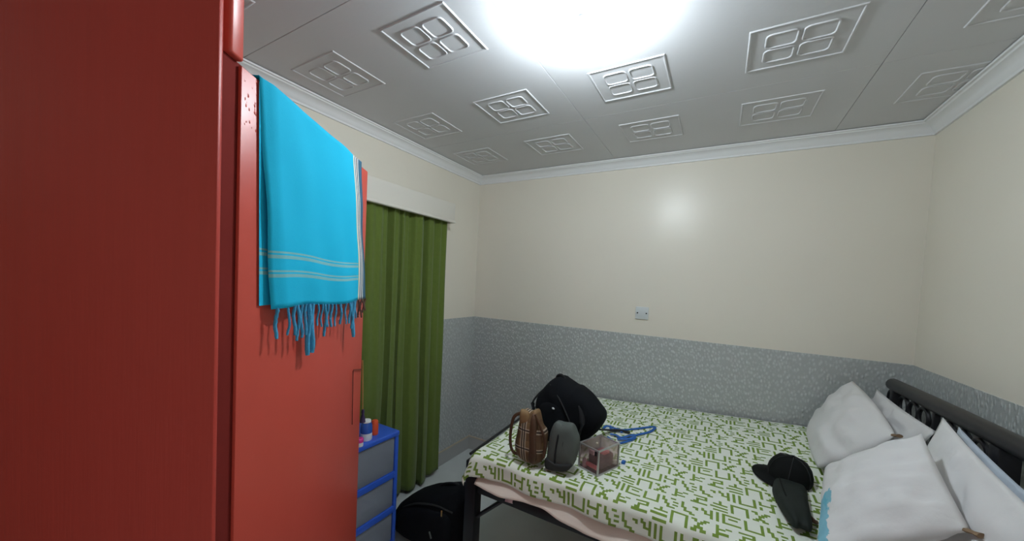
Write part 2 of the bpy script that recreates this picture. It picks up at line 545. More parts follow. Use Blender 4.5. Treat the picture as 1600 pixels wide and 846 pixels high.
XJ = [0.02, 1.22, 2.42]
YJ = [0.40, -0.735, -1.87, -3.005]
g = 0.0007
for i in range(-1, 3):
    x0 = XJ[i] if i >= 0 else -1.18
    x1 = x0 + 1.2
    for j in range(4):
        y1 = YJ[j]
        y0 = y1 - 1.135
        a0, a1 = max(x0 + g, 0.002), min(x1 - g, W - 0.002)
        b0, b1 = max(y0 + g, YF + 0.002), min(y1 - g, -0.002)
        if a1 - a0 < 0.03 or b1 - b0 < 0.03:
            continue
        bd = obj('ceiling_board', B(a0, a1, b0, b1, H, H + 0.010, bev=0.0012, seg=1), M['ceiling'], ceil, False)
        for mx in (x0 + 0.31, x0 + 0.90):
            for my in (y0 + 0.275, y0 + 0.86):
                if mx - 0.1 < a0 or mx + 0.02 > a1 or my + 0.05 > b1 or my - 0.05 < b0:
                    continue
                obj('raised_motif', motif(mx, my, (0.03, W - 0.03, -0.03)), M['ceiling'], bd, angle=0.6)

# ------------------------------------------------------------------ bulb
lx, ly = LAMP_AT
lamp = thing('ceiling_lamp', 'bare glowing white bulb hanging close under the ceiling', 'lamp', (lx, ly, H))
obj('lampholder', lathe(bmesh.new(), [(0.002, 0), (0.020, 0), (0.019, -0.010), (0.014, -0.020), (0.002, -0.0205)], (lx, ly, H - 0.0006)), M['white_plastic'], lamp)
collar_prof = [(0.002, 0), (0.013, 0), (0.014, -0.010), (0.021, -0.024), (0.029, -0.036), (0.002, -0.0362)]
dome_prof = [(0.002, -0.0364), (0.0295, -0.0364), (0.0325, -0.046), (0.033, -0.056), (0.031, -0.068), (0.025, -0.080), (0.014, -0.088), (0.002, -0.090)]
obj('bulb_collar', lathe(bmesh.new(), collar_prof, (lx, ly, H - 0.0215)), M['white_plastic'], lamp)
obj('bulb', lathe(bmesh.new(), dome_prof, (lx, ly, H - 0.0215), 32), M['bulb'], lamp, label='glowing white bulb dome')

# ------------------------------------------------------------------ socket plate on the back wall
sk = thing('wall_plate', 'small square white blank plate on the cream back wall', 'wall plate', (1.461, 0, 1.376))
obj('plate', B(1.417, 1.505, -0.011, -0.0003, 1.332, 1.420, bev=0.003), mat('grey_white_plate', (0.66, 0.70, 0.71), 0.4, vary=(10, 0.02)), sk)
for sx in (1.431, 1.491):
    bm = bmesh.new()
    bmesh.ops.create_cone(bm, segments=10, radius1=0.0055, radius2=0.0045, depth=0.003, cap_ends=True, matrix=Matrix.Translation((sx, -0.0115, 1.376)) @ Matrix.Rotation(PI / 2, 4, 'X'))
    obj('screw', bm, M['grey_dark'], sk)

# ------------------------------------------------------------------ pelmet and curtain on the left wall
pe = thing('curtain_pelmet', 'long white boxed pelmet above the green curtain', 'pelmet', (0, -1.03, 1.975))
obj('fascia', B(0.108, 0.126, -1.60, -0.480, 1.978, 2.125, bev=0.002), M['pelmet'], pe)
obj('top_board', B(0.0004, 0.1075, -1.60, -0.480, 2.108, 2.125, bev=0.001), M['pelmet'], pe)
obj('end_board', B(0.0004, 0.1075, -0.497, -0.480, 1.978, 2.1075, bev=0.001), M['pelmet'], pe)
obj('lower_moulding', B(0.1262, 0.133, -1.60, -0.478, 1.980, 1.998, bev=0.002), M['pelmet'], pe)

cu = thing('curtain', 'long dark green pleated curtain hanging under the white pelmet', 'curtain', (0.06, -1.0, 0))
rows = []
NV, NU = 60, 240
for j in range(NV + 1):
    vz = j / NV
    row = []
    for i in range(NU + 1):
        s = i / NU
        y = -1.56 + 1.060 * s
        ph = 2 * PI * (7.5 * s + 0.35 * math.sin(9 * s + 0.7) + 0.18 * math.sin(23 * s))
        ph2 = 2 * PI * (19 * s + 0.4 * math.sin(11 * s))
        amp = 0.040 + 0.014 * math.sin(17 * s + 1)
        w = 2 * abs(math.sin(ph / 2)) ** 0.42 - 1
        low = 1 - vz
        x = 0.058 + amp * (0.7 + 0.3 * low) * w + 0.006 * math.sin(ph2) * vz + 0.006 * noise.noise(Vector((s * 9, vz * 3, 0)))
        y += 0.020 * math.cos(ph) * (0.4 + 0.6 * low) + 0.018 * noise.noise(Vector((3, s * 4, vz * 2.2))) * low
        hem = 0.022 + 0.018 * (0.5 + 0.5 * math.sin(13 * s + 0.5))
        z = hem + (2.05 - hem) * vz
        row.append((max(x, 0.016), y, z))
    rows.append(row)
cl = obj('curtain_cloth', grid_mesh(bmesh.new(), rows), M['curtain'], cu, angle=3)
sm = cl.modifiers.new('thickness', 'SOLIDIFY')
sm.thickness = 0.0015
obj('curtain_rail', T([(0.055, -1.58, 2.075), (0.055, -0.5, 2.075)], 0.010, 10), M['white_plastic'], cu)

# ------------------------------------------------------------------ wardrobe (local x = front to back along the lit side, local y = into the body)
WR = math.atan2(0.8425, -0.5387)
wd_ = thing('wardrobe', 'tall glossy red-brown wardrobe in the left foreground, wrap over its side', 'wardrobe', (1.19, -2.34, 0), WR)
WD, WW = 0.600, 0.86
def wob(name, bm, m, parent=wd_, **k):
    return obj(name, bm, m, parent, world=False, **k)
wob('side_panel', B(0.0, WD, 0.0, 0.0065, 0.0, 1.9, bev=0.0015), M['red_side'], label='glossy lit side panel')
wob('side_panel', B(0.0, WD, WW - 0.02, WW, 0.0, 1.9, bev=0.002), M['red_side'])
wob('back_panel', B(WD - 0.012, WD - 0.002, 0.0205, WW - 0.0205, 0.06, 1.878), M['red_side'], smooth=False)
wob('top_panel', B(0.001, WD - 0.003, 0.0205, WW - 0.0205, 1.880, 1.898), M['red_side'], smooth=False)
wob('bottom_panel', B(0.001, WD - 0.013, 0.0205, WW - 0.0205, 0.06, 0.08), M['red_side'], smooth=False)
wob('front_frame', B(-0.0420, 0.020, 0.0070, 0.055, 0.0, 1.905), M['red_dark'], smooth=False, label='recessed front stile coloured dark as gap shade')
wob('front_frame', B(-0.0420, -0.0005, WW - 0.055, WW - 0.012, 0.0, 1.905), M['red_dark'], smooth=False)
for k, (a, b) in enumerate(((-0.001, 0.426), (0.431, WW))):
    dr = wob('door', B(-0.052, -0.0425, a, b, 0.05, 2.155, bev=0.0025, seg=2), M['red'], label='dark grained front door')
    hy = b - 0.05 if k == 0 else a + 0.05
    wob('handle', T([(-0.053, hy, 1.02), (-0.075, hy, 1.03), (-0.075, hy, 1.12), (-0.053, hy, 1.13)], 0.005, 8), M['brass'], dr)
crown_bm = B(-0.030, 0.002, -0.003, WW + 0.003, 1.9055, 2.17, bev=0.005, seg=3)
wob('crown_board', crown_bm, M['red_side'], label='crown board with rounded lower corner')
# scattered drips of paint by the top corner of the side
bm = bmesh.new()
for k in range(26):
    s_ = random.uniform(0.006, 0.055)
    z_ = random.uniform(1.80, 1.893)
    bmesh.ops.create_icosphere(bm, subdivisions=1, radius=random.uniform(0.0012, 0.0026), matrix=Matrix.Translation((s_, 0.0002, z_)) @ Matrix.Diagonal((1, 0.5, 1.8, 1)))
d = wob('paint_drips', bm, M['red_side'])
d['kind'] = 'stuff'

# wire hook and cord at the back edge of the lit side
def side_pt(s, z, out=0.0):
    e_ = Vector((-0.5387, 0.8425, 0))
    n_ = Vector((0.8425, 0.5387, 0))
    return Vector((1.19, -2.34, 0)) + e_ * s + n_ * out + Vector((0, 0, z))
hk = obj('wire_hook', T([side_pt(0.594, 1.222, 0.003), side_pt(0.524, 1.238, 0.003), side_pt(0.520, 1.235, 0.003), side_pt(0.526, 1.055, 0.003)], 0.0012, 6), M['wire'])
hk['label'] = 'thin dark bent wire on the red wardrobe side near its back edge'
hk['category'] = 'hook'
co = thing('tasselled_cord', 'thin golden cord with a dark purple tassel at the wardrobe back edge', 'cord', side_pt(0.607, 1.25, 0.004))
obj('cord', T(spline([side_pt(0.597, 1.253, 0.004), side_pt(0.606, 1.17, 0.004), side_pt(0.613, 1.075, 0.004)], 5), 0.0024, 6), M['brass'], co)
bm = bmesh.new()
p0 = side_pt(0.617, 1.075, 0.004)
lathe(bm, [(0.001, 0), (0.004, -0.002), (0.006, -0.012), (0.004, -0.018), (0.008, -0.032), (0.010, -0.048), (0.001, -0.050)], p0, 10)
obj('tassel', bm, M['purple'], co, label='dark purple tassel')

# ------------------------------------------------------------------ cyan wrap hung over the wardrobe side
tw = thing('wrap_cloth', 'bright cyan woven wrap with fringe hung over the wardrobe side', 'cloth', side_pt(0.28, 1.9, 0.02))
def tw_edge(v):            # left and right edge of the front layer at height fraction v (0 hem, 1 top)
    l = 0.071 - 0.031 * v
    r = 0.556 - 0.030 * v - 0.014 * v * v
    return l, r
TT, TBm = 1.908, 1.472
def tw_point(u, q):
    """q: 0 at the hem, 1 at the fold, >1 running back over the top"""
    v = min(q, 1.0)
    l, r = tw_edge(v)
    s = l + (r - l) * u
    bag = 0.013 + 0.010 * (1 - v) + 0.004 * math.sin(u * 9 + 1.2) * (1 - 0.8 * v) + 0.0022 * math.sin(u * 21 + 4 * v) * (1 - v) + 0.005 * noise.noise(Vector((u * 5, v * 3, 2)))
    if u < 0.06:
        bag += 0.012 * (0.06 - u) / 0.06 * -1
    bag = max(bag, 0.004)
    hem = TBm - 0.006 * u + 0.004 * math.sin(u * 8)
    if q <= 1.0:
        return side_pt(s, hem + (TT - 0.004 - hem) * q, bag)
    a = (q - 1.0) * PI
    if a < PI / 2:
        return side_pt(s, TT - 0.004 + 0.004 * math.sin(a), bag * math.cos(a))
    k = (q - 1.5) / 0.5
    return side_pt(s, TT - 0.001 + 0.003 * math.sin(u * 12) * k, -0.16 * k)
qs = [i / 40 for i in range(41)] + [1 + 0.1 * i for i in range(1, 11)]
rows = [[tw_point(u / 48, q) for u in range(49)] for q in qs]
bm = grid_mesh(bmesh.new(), rows, lambda a, b: (b / 48, min(qs[a], 1) * 0.43))
cl = obj('cloth', bm, M['towel'], tw, angle=3)
sm = cl.modifiers.new('thickness', 'SOLIDIFY')
sm.thickness = 0.0012
# the second layer behind, showing as a dark margin on the left
rows = []
for q in [i / 20 for i in range(21)]:
    rows.append([side_pt(0.052 - 0.012 * q + 0.40 * u / 12, 1.480 + (1.895 - 1.480) * q, 0.0035 + 0.001 * math.sin(u)) for u in range(13)])
cl = obj('back_layer', grid_mesh(bmesh.new(), rows, lambda a, b: (b / 12 * 0.8, a / 20 * 0.43)), M['towel'], tw, angle=3)
fr = [(0.02, 0.062, 1), (0.075, 0.060, 0), (0.125, 0.064, 1), (0.165, 0.080, 1), (0.205, 0.076, 1), (0.245, 0.072, 1), (0.275, 0.122, 2), (0.305, 0.118, 2), (0.355, 0.054, 0), (0.395, 0.058, 0), (0.445, 0.084, 1), (0.475, 0.060, 1), (0.520, 0.062, 1), (0.560, 0.062, 0), (0.605, 0.058, 1), (0.650, 0.060, 0), (0.700, 0.062, 1), (0.745, 0.082, 1), (0.780, 0.110, 2), (0.825, 0.056, 0), (0.880, 0.058, 3), (0.915, 0.060, 3), (0.950, 0.046, 3), (0.985, 0.040, 3)]
for u, ln, kind in fr:
    p = tw_point(u, 0.004)
    n_ = Vector((0.8425, 0.5387, 0))
    e_ = Vector((-0.5387, 0.8425, 0))
    r0 = {0: 0.0024, 1: 0.0034, 2: 0.0065, 3: 0.0028}[kind]
    ph = random.uniform(0, 6)
    pts = []
    rad = []
    K = 12
    for k in range(K):
        f = k / (K - 1)
        pts.append(p + Vector((0, 0, -ln * f)) + e_ * (0.0012 * math.sin(f * 6 + ph) + (random.uniform(-0.001, 0.001) if k else 0)) + n_ * (0.002 * math.cos(f * 6 + ph)))
        rad.append(r0 * (0.85 + (0.06 if kind == 2 else 0.28) * abs(math.sin(f * 16 + ph))) * (0.8 if k in (0, K - 1) else 1))
    obj('tassel', T(pts, rad, 8, up=n_), M['fringe_brown'] if kind == 3 else M['fringe_blue'], tw)

# ------------------------------------------------------------------ blue drawer unit behind the wardrobe
X0, X1, Y0, Y1, ZT = 0.165, 0.440, -1.640, -1.250, 0.700
du = thing('drawer_unit', 'blue plastic drawer unit with smoky clear drawers below the curtain', 'drawers', (0.30, -1.445, 0))
obj('top_tray', B(X0, X1 + 0.004, Y0, Y1, 0.672, ZT, bev=0.008, seg=3), M['blue_plastic'], du)
for yy in (Y0, Y1 - 0.022):
    for xx in (X0, X1 - 0.026):
        obj('post', B(xx, xx + 0.022, yy, yy + 0.022, 0.0, 0.6715, bev=0.004), M['blue_plastic'], du)
zr = [0.0, 0.068, 0.265, 0.468, 0.672]
for k in range(3):
    zz = (0.066, 0.262, 0.460)[k]
    obj('shelf_rail', B(X0 + 0.002, X1 + 0.002, Y0 + 0.0225, Y1 - 0.0225, zz - 0.017, zz + 0.017, bev=0.004), M['blue_plastic'], du)
for k, (a, b) in enumerate(((0.084, 0.243), (0.280, 0.441), (0.478, 0.670))):
    dd = obj('drawer', B(X0 + 0.03, X1 - 0.006, Y0 + 0.028, Y1 - 0.028, a, b, bev=0.006), M['drawer_clear'], du, label='smoky clear plastic drawer')
    obj('folded_contents', B(X0 + 0.045, X1 - 0.03, Y0 + 0.05, Y1 - 0.05, a + 0.01, a + (0.07, 0.10, 0.08)[k], bev=0.012), M['drawer_stuff'], dd)
    obj('side_wall', B(X0 + 0.0225, X1 - 0.027, Y1 - 0.012, Y1 - 0.008, a, b), M['blue_plastic'], du, smooth=False)

def bottle(name, label, c, parts):
    o = thing(name, label, 'bottle', c, group=None)
    for nm, prof, m in parts:
        obj(nm, lathe(bmesh.new(), prof, c, 20), m, o)
bottle('deodorant_bottle', 'blue roll-on bottle with white top on the blue drawer unit', (0.395, -1.432, ZT + 0.0003), [
    ('label_band', [(0.002, 0), (0.026, 0), (0.028, 0.004), (0.028, 0.038)], M['white_cap']),
    ('body', [(0.002, 0.0385), (0.028, 0.0385), (0.0285, 0.060), (0.027, 0.078), (0.022, 0.090), (0.002, 0.092)], M['blue_bottle']),
    ('cap', [(0.002, 0.0922), (0.021, 0.0922), (0.021, 0.101), (0.019, 0.104), (0.002, 0.105)], M['white_cap'])])
bottle('spray_can', 'orange-red can beside the blue bottle on the drawer unit', (0.375, -1.365, ZT + 0.0003), [
    ('body', [(0.002, 0), (0.018, 0), (0.019, 0.003), (0.019, 0.052), (0.017, 0.056), (0.002, 0.057)], M['orange']),
    ('cap', [(0.002, 0.0572), (0.0175, 0.0572), (0.0175, 0.070), (0.014, 0.076), (0.002, 0.077)], M['orange'])])
bottle('small_jar', 'small magenta and white jar at the wardrobe edge on the drawer unit', (0.428, -1.497, ZT + 0.0003), [
    ('body', [(0.002, 0), (0.017, 0), (0.018, 0.003), (0.018, 0.020), (0.002, 0.0202)], M['white_cap']),
    ('lid', [(0.002, 0.0204), (0.019, 0.0204), (0.019, 0.036), (0.016, 0.039), (0.002, 0.040)], M['magenta'])])

# ------------------------------------------------------------------ bed
def smooth01(t):
    t = min(max(t, 0), 1)
    return t * t * (3 - 2 * t)
def bed_z(x, y):
    yy = smooth01((y + 1.22) / 1.19) * 0.5 + 0.5 * min(max((y + 1.22) / 1.19, 0), 1)
    return 0.700 + yy * (0.020 + 0.078 * min(max((x - 1.2) / 1.18, -0.1), 1))
bed = thing('bed', 'black metal double bed along the back wall with tubular headboard', 'bed', (1.8, -0.63, 0))
YN, YB = -1.200, -0.075           # near and wall-side rails
XFOOT, XHEAD = 0.918, 2.705
for x, y, hz in ((XFOOT, YN, 0.655), (XFOOT - 0.02, YB, 0.69)):
    obj('leg', B(x - 0.031, x + 0.031, y - 0.031, y + 0.031, 0, hz, bev=0.006), M['black_metal'], bed)
for y in (YN + 0.02, YB):
    obj('leg', B(XHEAD - 0.03, XHEAD + 0.03, y - 0.03, y + 0.03, 0, 0.62, bev=0.006), M['black_metal'], bed)
for y in (YN, YB):
    obj('side_rail', B(XFOOT + 0.032, XHEAD - 0.031, y - 0.014, y + 0.014, 0.498, 0.546, bev=0.004), M['black_metal'], bed)
for x in (XFOOT - 0.01, XHEAD):
    obj('end_rail', B(x - 0.014, x + 0.014, YN + 0.05, YB - 0.032, 0.498, 0.546, bev=0.004), M['black_metal'], bed)
for k in range(9):
    x = 1.08 + k * 0.19
    obj('slat', B(x - 0.035, x + 0.035, YN + 0.0145, YB - 0.0145, 0.522, 0.540), M['black_metal'], bed, False)
obj('brace', T([(0.952, YN - 0.005, 0.375), (1.105, YN - 0.002, 0.515)], 0.010, 8), M['black_metal'], bed)
obj('foot_bar', T([(0.912, YN - 0.030, 0.692), (0.903, -0.9, 0.700), (0.880, -0.06, 0.712)], 0.0070, 10), M['black_metal'], bed)
obj('foot_bar', T([(0.905, YN - 0.030, 0.640), (0.898, -0.9, 0.642), (0.876, -0.06, 0.65)], 0.008, 10), M['black_metal'], bed)
# headboard
hb0, hb1 = -0.165, -1.36
obj('headboard_rail', T([(2.70, hb0, 1.136), (2.70, hb0 - 0.04, 1.1405), (2.70, -0.75, 1.150), (2.70, hb1, 1.156)], [0.014, 0.029, 0.030, 0.030], 14, up=Vector((1, 0, 0))), M['black_metal'], bed)
obj('headboard_rail', T([(2.70, hb0 - 0.02, 0.86), (2.70, hb1 + 0.05, 0.86)], 0.014, 10), M['black_metal'], bed)
for y, r in ((-0.245, 0.018), (-0.615, 0.010), (-1.005, 0.024), (-1.335, 0.020)):
    obj('headboard_post', B(2.70 - r, 2.70 + r, y - r, y + r, 0.56, 1.130, bev=0.004), M['black_metal'], bed)
for y in (-0.205, -0.335, -0.43, -0.52, -0.71, -0.80, -0.89):
    ring = [(2.70, y + 0.042 * math.cos(a * PI / 10), 1.068 + 0.042 * math.sin(a * PI / 10)) for a in range(20)]
    obj('scroll_ring', T(ring, 0.008, 8, closed=True, up=Vector((1, 0, 0))), M['black_metal'], bed)

# mattress with a loose pinkish cover
ma = thing('mattress', 'thick mattress in a pinkish beige cover on the black bed frame', 'mattress', (1.8, -0.63, 0.548))
obj('core', B(0.945, 2.655, -1.170, -0.06, 0.5475, 0.668, bev=0.02, seg=3), M['mattress'], ma)
rows = []
for j in range(13):
    v = j / 12
    row = []
    for i in range(151):
        x = 0.952 + 1.70 * i / 150
        low = 0.556 - 0.030 * smooth01((x - 1.2) / 0.5) + 0.008 * math.sin(x * 16) + 0.006 * noise.noise(Vector((x * 14, 1, 0)))
        z = 0.652 + (low - 0.652) * v
        y = -1.184 - 0.058 * v ** 1.6 - v * (0.005 * math.sin(x * 9 + 5 * v) + 0.008 * noise.noise(Vector((x * 5, v * 4, 3))))
        row.append((x, y, z))
    rows.append(row)
cl = obj('loose_cover', grid_mesh(bmesh.new(), rows), M['mattress'], ma, angle=3, label='pinkish beige cover hanging below the bedspread')
sm = cl.modifiers.new('thickness', 'SOLIDIFY')
sm.thickness = 0.002
bm = grid_mesh(bmesh.new(), [[(1.118 + 0.02 * i, -1.222 - 0.003 * math.sin(j * 2 + i), 0.560 - 0.010 * j) for i in range(3)] for j in range(5)])
tg = obj('torn_hem', bm, M['pale_pink'], ma, label='small frayed pink hem')
sm = tg.modifiers.new('thickness', 'SOLIDIFY')
sm.thickness = 0.0015
bm = grid_mesh(bmesh.new(), [[(1.112 + 0.012 * i + 0.004 * j, -1.150 - 0.004 * j, 0.497 - 0.012 * j) for i in range(3)] for j in range(4)])
tg = obj('care_tag', bm, M['paper'], ma, label='white cloth tag hanging under the mattress')
sm = tg.modifiers.new('thickness', 'SOLIDIFY')
sm.thickness = 0.001

# bedspread: a draped grid of 1 cm woven cells, each cell white or green
GL = {
 'U': ["1....1", "1....1", "1....1", "1....1", "1....1", "111111", "......"],
 'P': ["111111", "1....1", "1....1", "1....1", "1....1", "1....1", "......"],
 'C': ["1..11.", "1.....", "11..11", ".1....", ".11.11", "..1...", "..111."],
 'Z': ["1.....", "1...11", "1....1", "11....", ".1....", ".111..", "...11."],
 'Y': ["1..1.1", "11.1.1", ".1.1.1", ".111.1", "...1.1", "...1.1", "......"],
 'T': ["...1..", "...1..", ".11111", "......", "111111", "......", ".11111"],
 'X': ["11..11", ".1.11.", "..11..", "..1...", ".111..", "11.11.", "......"],
 'F': [".1....", ".1..11", ".111..", ".1....", ".1111.", "11....", "......"],
 'S': [".11111", ".....1", "..1111", "..1...", ".11...", "111111", "......"],
 'E': ["111111", "1.....", "1.111.", "1.....", "1.....", "111111", "......"],
 'H': ["1...11", "1...1.", "11111.", "....1.", "1...1.", "1..11.", "......"],
}
ROWS = ["UCZYE", "TPXFS", "CZYUH", "PXFST"]
def cell(i, j):
    """i along the bed, j across; 1 where the print is green"""
    r = j // 8
    w = ROWS[(r + 2) % 4]
    off = (r * 11) % 35
    ii = (i + off) % 35
    jj = j % 8
    k, c = ii // 7, ii % 7
    if c == 6 or jj == 7:
        return 0
    return 1 if GL[w[k]][6 - jj if jj < 7 else 0][c] == '1' else 0
CS = 0.0100
NUu, NVv = 178, 128
DROP_F, DROP_U, RR = 0.100, 0.045, 0.030
def fold(tt):
    """arc length tt past the start of the rounded edge -> (outward, downward)"""
    if tt <= 0:
        return tt, 0.0
    if tt < RR * PI / 2:
        a = tt / RR
        return RR * math.sin(a), RR * (1 - math.cos(a))
    return RR, RR + tt - RR * PI / 2
vs = []
for j in range(NVv + 1):
    for i in range(NUu + 1):
        a = i * CS                 # from the foot hem towards the head
        b = j * CS                 # from the near hem towards the wall
        ou, du_ = fold(DROP_U + RR * PI / 2 - RR - a)
        of, df = fold(DROP_F + RR * PI / 2 - RR - b)
        y = -1.196 - of
        x = 0.945 + 0.022 * smooth01((-y - 0.2) / 1.0) - 0.022 - ou
        near = max(0.0, 1 - max(0, b - 0.02) / 0.16)
        foot = max(0.0, 1 - max(0, a - 0.01) / 0.10)
        z = bed_z(x, y) - du_ - df
        # hang and wrinkles
        w = noise.noise(Vector((x * 7, y * 7, 1.3))) * 0.005 + noise.noise(Vector((x * 18, y * 16, 4.0))) * 0.0025
        z += w * 0.8
        z -= 0.018 * near * foot
        y -= near * (0.006 * math.sin(x * 21) + 0.010 * noise.noise(Vector((x * 6, 0, 9)))) * min(1, df / 0.06)
        x -= 0.030 * near * foot * (0.6 + 0.4 * math.sin(b * 60)) + 0.008 * foot * noise.noise(Vector((y * 9, 2, 0)))
        y -= 0.022 * near * foot
        vs.append((x, y, z))
faces, mi = [], []
for j in range(NVv):
    for i in range(NUu):
        q = j * (NUu + 1) + i
        faces.append((q, q + 1, q + NUu + 2, q + NUu + 1))
        mi.append(cell(i, j))
me = bpy.data.meshes.new('bedspread')
me.from_pydata(vs, [], faces)
me.materials.append(M['cloth_white'])
me.materials.append(M['cloth_green'])
for p, k in zip(me.polygons, mi):
    p.material_index = k
    p.use_smooth = True
sp = bpy.data.objects.new('bedspread', me)
COL.objects.link(sp)
sp['label'] = 'white bedspread printed with green angular glyphs over the mattress'
sp['category'] = 'bedspread'
sm = sp.modifiers.new('thickness', 'SOLIDIFY')
sm.thickness = 0.003
sm.offset = 1

# ------------------------------------------------------------------ pillows
def pillow(label, corners, tk, m, ties=(), seed=0.0, pinch=0.05, back=None):
    """corners: four points in order; bulges tk to each side of their patch"""
    P = [Vector(c) for c in corners]
    c0 = sum(P, Vector()) / 4
    o = thing('pillow', label, 'pillow', (c0.x, c0.y, min(p.z for p in P)), group='white pillows at the head of the bed')
    n0 = (P[1] - P[0]).cross(P[3] - P[0]).normalized()
    K = 26
    bm = bmesh.new()
    lay = bm.loops.layers.uv.new('UVMap')
    def base(u, v):
        uu = u + pinch * (0.5 - u) * (1 - (2 * v - 1) ** 2)
        vv = v + pinch * (0.5 - v) * (1 - (2 * u - 1) ** 2)
        return P[0] * (1 - uu) * (1 - vv) + P[1] * uu * (1 - vv) + P[2] * uu * vv + P[3] * (1 - uu) * vv
    def h(u, v):
        a, b = 1 - (2 * u - 1) ** 2, 1 - (2 * v - 1) ** 2
        return (max(a, 0) ** 0.58) * (max(b, 0) ** 0.58)
    lay_v = {}
    for sg in (1, -1):
        t_ = tk if sg > 0 else (back if back is not None else tk)
        for i in range(K + 1):
            for j in range(K + 1):
                u, v = i / K, j / K
                rim = i in (0, K) or j in (0, K)
                if sg < 0 and rim:
                    continue
                hh = h(u, v)
                wr_ = 0.016 * noise.noise(Vector((u * 6 + seed, v * 6, seed))) + 0.011 * noise.noise(Vector((u * 14 + seed, v * 5, seed + 3)))
                q = base(u, v) + n0 * sg * (t_ * hh + wr_ * min(1, hh * 2))
                lay_v[(sg, i, j)] = (bm.verts.new(q), (u, v))
    def gv(sg, i, j):
        if sg < 0 and (i in (0, K) or j in (0, K)):
            sg = 1
        return lay_v[(sg, i, j)]
    for sg in (1, -1):
        for i in range(K):
            for j in range(K):
                q = [gv(sg, i, j), gv(sg, i + 1, j), gv(sg, i + 1, j + 1), gv(sg, i, j + 1)]
                f = bm.faces.new([x[0] for x in q])
                for l, x in zip(f.loops, q):
                    l[lay].uv = x[1]
    obj('pillow_body', bm, m, o, angle=3)
    for k in ties:
        d_ = (P[k] - c0).normalized()
        tip = P[k]
        bm = bmesh.new()
        tube(bm, [tip - d_ * 0.012 + n0 * 0.002, tip + d_ * 0.004, tip + d_ * 0.018], [0.011, 0.007, 0.012], 8, flat=0.6)
        obj('corner_tie', bm, M['tie'], o, label='brown gathered corner')
    return o

pillow('white pillow leaning by the back wall at the far end of the headboard', [(2.36, -0.60, 0.790), (2.41, -0.075, 0.810), (2.57, -0.11, 1.115), (2.565, -0.70, 1.025)], 0.115, M['pillow'], (3,), 1.0, back=0.06, pinch=-0.09)
pillow('white pillow upright behind the pillow beside the back wall', [(2.58, -0.62, 0.775), (2.60, -0.10, 0.795), (2.66, -0.14, 1.095), (2.66, -0.73, 1.075)], 0.035, M['pillow'], (), 5.0, back=0.025)
M['pillow_blue'] = print_material('white_pillow_blue_print', [(0.22, 0.24, 0.08, 0.05), (0.40, 0.06, 0.14, 0.05)], (0.14, 0.47, 0.62), 0.85)
M['pillow_faded'] = print_material('pillow_pink_blue_print', [(0.5, 0.7, 0.65, 0.5)], (0.52, 0.60, 0.70), 0.8, 9)
pillow('white pillow with a light blue print lying in front nearest the camera', [(2.235, -1.25, 0.765), (2.345, -0.77, 0.865), (2.515, -1.03, 1.135), (2.535, -1.27, 0.965)], 0.085, M['pillow_blue'], (3, ), 9.0, back=0.06, pinch=0.02)
pillow('white pillow leaning upright behind the blue-printed pillow', [(2.49, -1.31, 0.765), (2.50, -0.86, 0.775), (2.615, -0.88, 1.165), (2.615, -1.385, 1.052)], 0.055, M['pillow'], (), 13.0, back=0.03)
pillow('pale blue printed pillow squeezed against the headboard at the right', [(2.59, -1.30, 0.765), (2.60, -0.84, 0.775), (2.655, -0.875, 1.140), (2.655, -1.40, 1.042)], 0.02, M['pillow_faded'], (), 17.0, back=0.008)

# ------------------------------------------------------------------ bags on the bed
EX, EZ = Vector((1, 0, 0)), Vector((0, 0, 1))
def outl(pts, ox, oz):
    return [(a - ox, b - oz) for a, b in pts]
# black backpack
bk = thing('backpack', 'black slouching backpack standing on the bed by the back wall', 'backpack', (1.29, -0.87, bed_z(1.29, -0.87)))
bo = [(1.23, 1.065), (1.188, 1.045), (1.134, 0.981), (1.115, 0.95), (1.108, 0.901), (1.112, 0.873), (1.112, 0.829), (1.136, 0.768), (1.162, 0.728), (1.223, 0.716), (1.345, 0.735), (1.421, 0.795), (1.467, 0.863), (1.474, 0.914), (1.442, 0.955), (1.398, 0.996), (1.344, 1.028), (1.312, 1.032), (1.261, 1.053)]
obj('body', inflate(outl(bo, 1.29, 0.88), (1.29, -0.88, 0.88), EX, EZ, Vector((0, -1, 0)), 0.105, 0.095, wrinkle=0.010, zmin=0.728, p=3.2), M['black_cloth'], bk, angle=3)
po = [(1.155, 0.93), (1.145, 0.83), (1.18, 0.75), (1.29, 0.745), (1.32, 0.80), (1.30, 0.90), (1.25, 0.96)]
obj('front_pocket', inflate(outl(po, 1.23, 0.85), (1.23, -0.945, 0.85), EX, EZ, Vector((0, -1, 0)), 0.055, 0.01, wrinkle=0.006, p=3.0, seed=4), M['black_cloth'], bk, angle=3)
obj('grab_handle', T(spline([(1.20, -0.88, 1.045), (1.215, -0.89, 1.068), (1.235, -0.89, 1.072), (1.25, -0.88, 1.050)], 5), 0.007, 8), M['black_cloth2'], bk)
obj('shoulder_strap', T(spline([(1.16, -0.90, 1.00), (1.118, -0.93, 0.95), (1.098, -0.94, 0.905), (1.118, -0.94, 0.84), (1.13, -0.93, 0.77)], 5), 0.012, 8, flat=0.4), M['black_cloth2'], bk)
obj('shoulder_strap', T(spline([(1.31, -0.93, 1.02), (1.37, -0.965, 0.96), (1.39, -0.985, 0.88), (1.37, -0.985, 0.80), (1.33, -0.97, 0.745)], 5), 0.014, 8, flat=0.4), M['black_cloth2'], bk)
bm = bmesh.new()
bmesh.ops.create_uvsphere(bm, u_segments=12, v_segments=8, radius=1.0, matrix=Matrix.Translation((1.243, -1.0015, 0.927)) @ Matrix.Rotation(0.35, 4, 'Y') @ Matrix.Diagonal((0.0075, 0.003, 0.0050, 1)))
obj('badge', bm, M['badge'], bk, label='small pale oval badge')
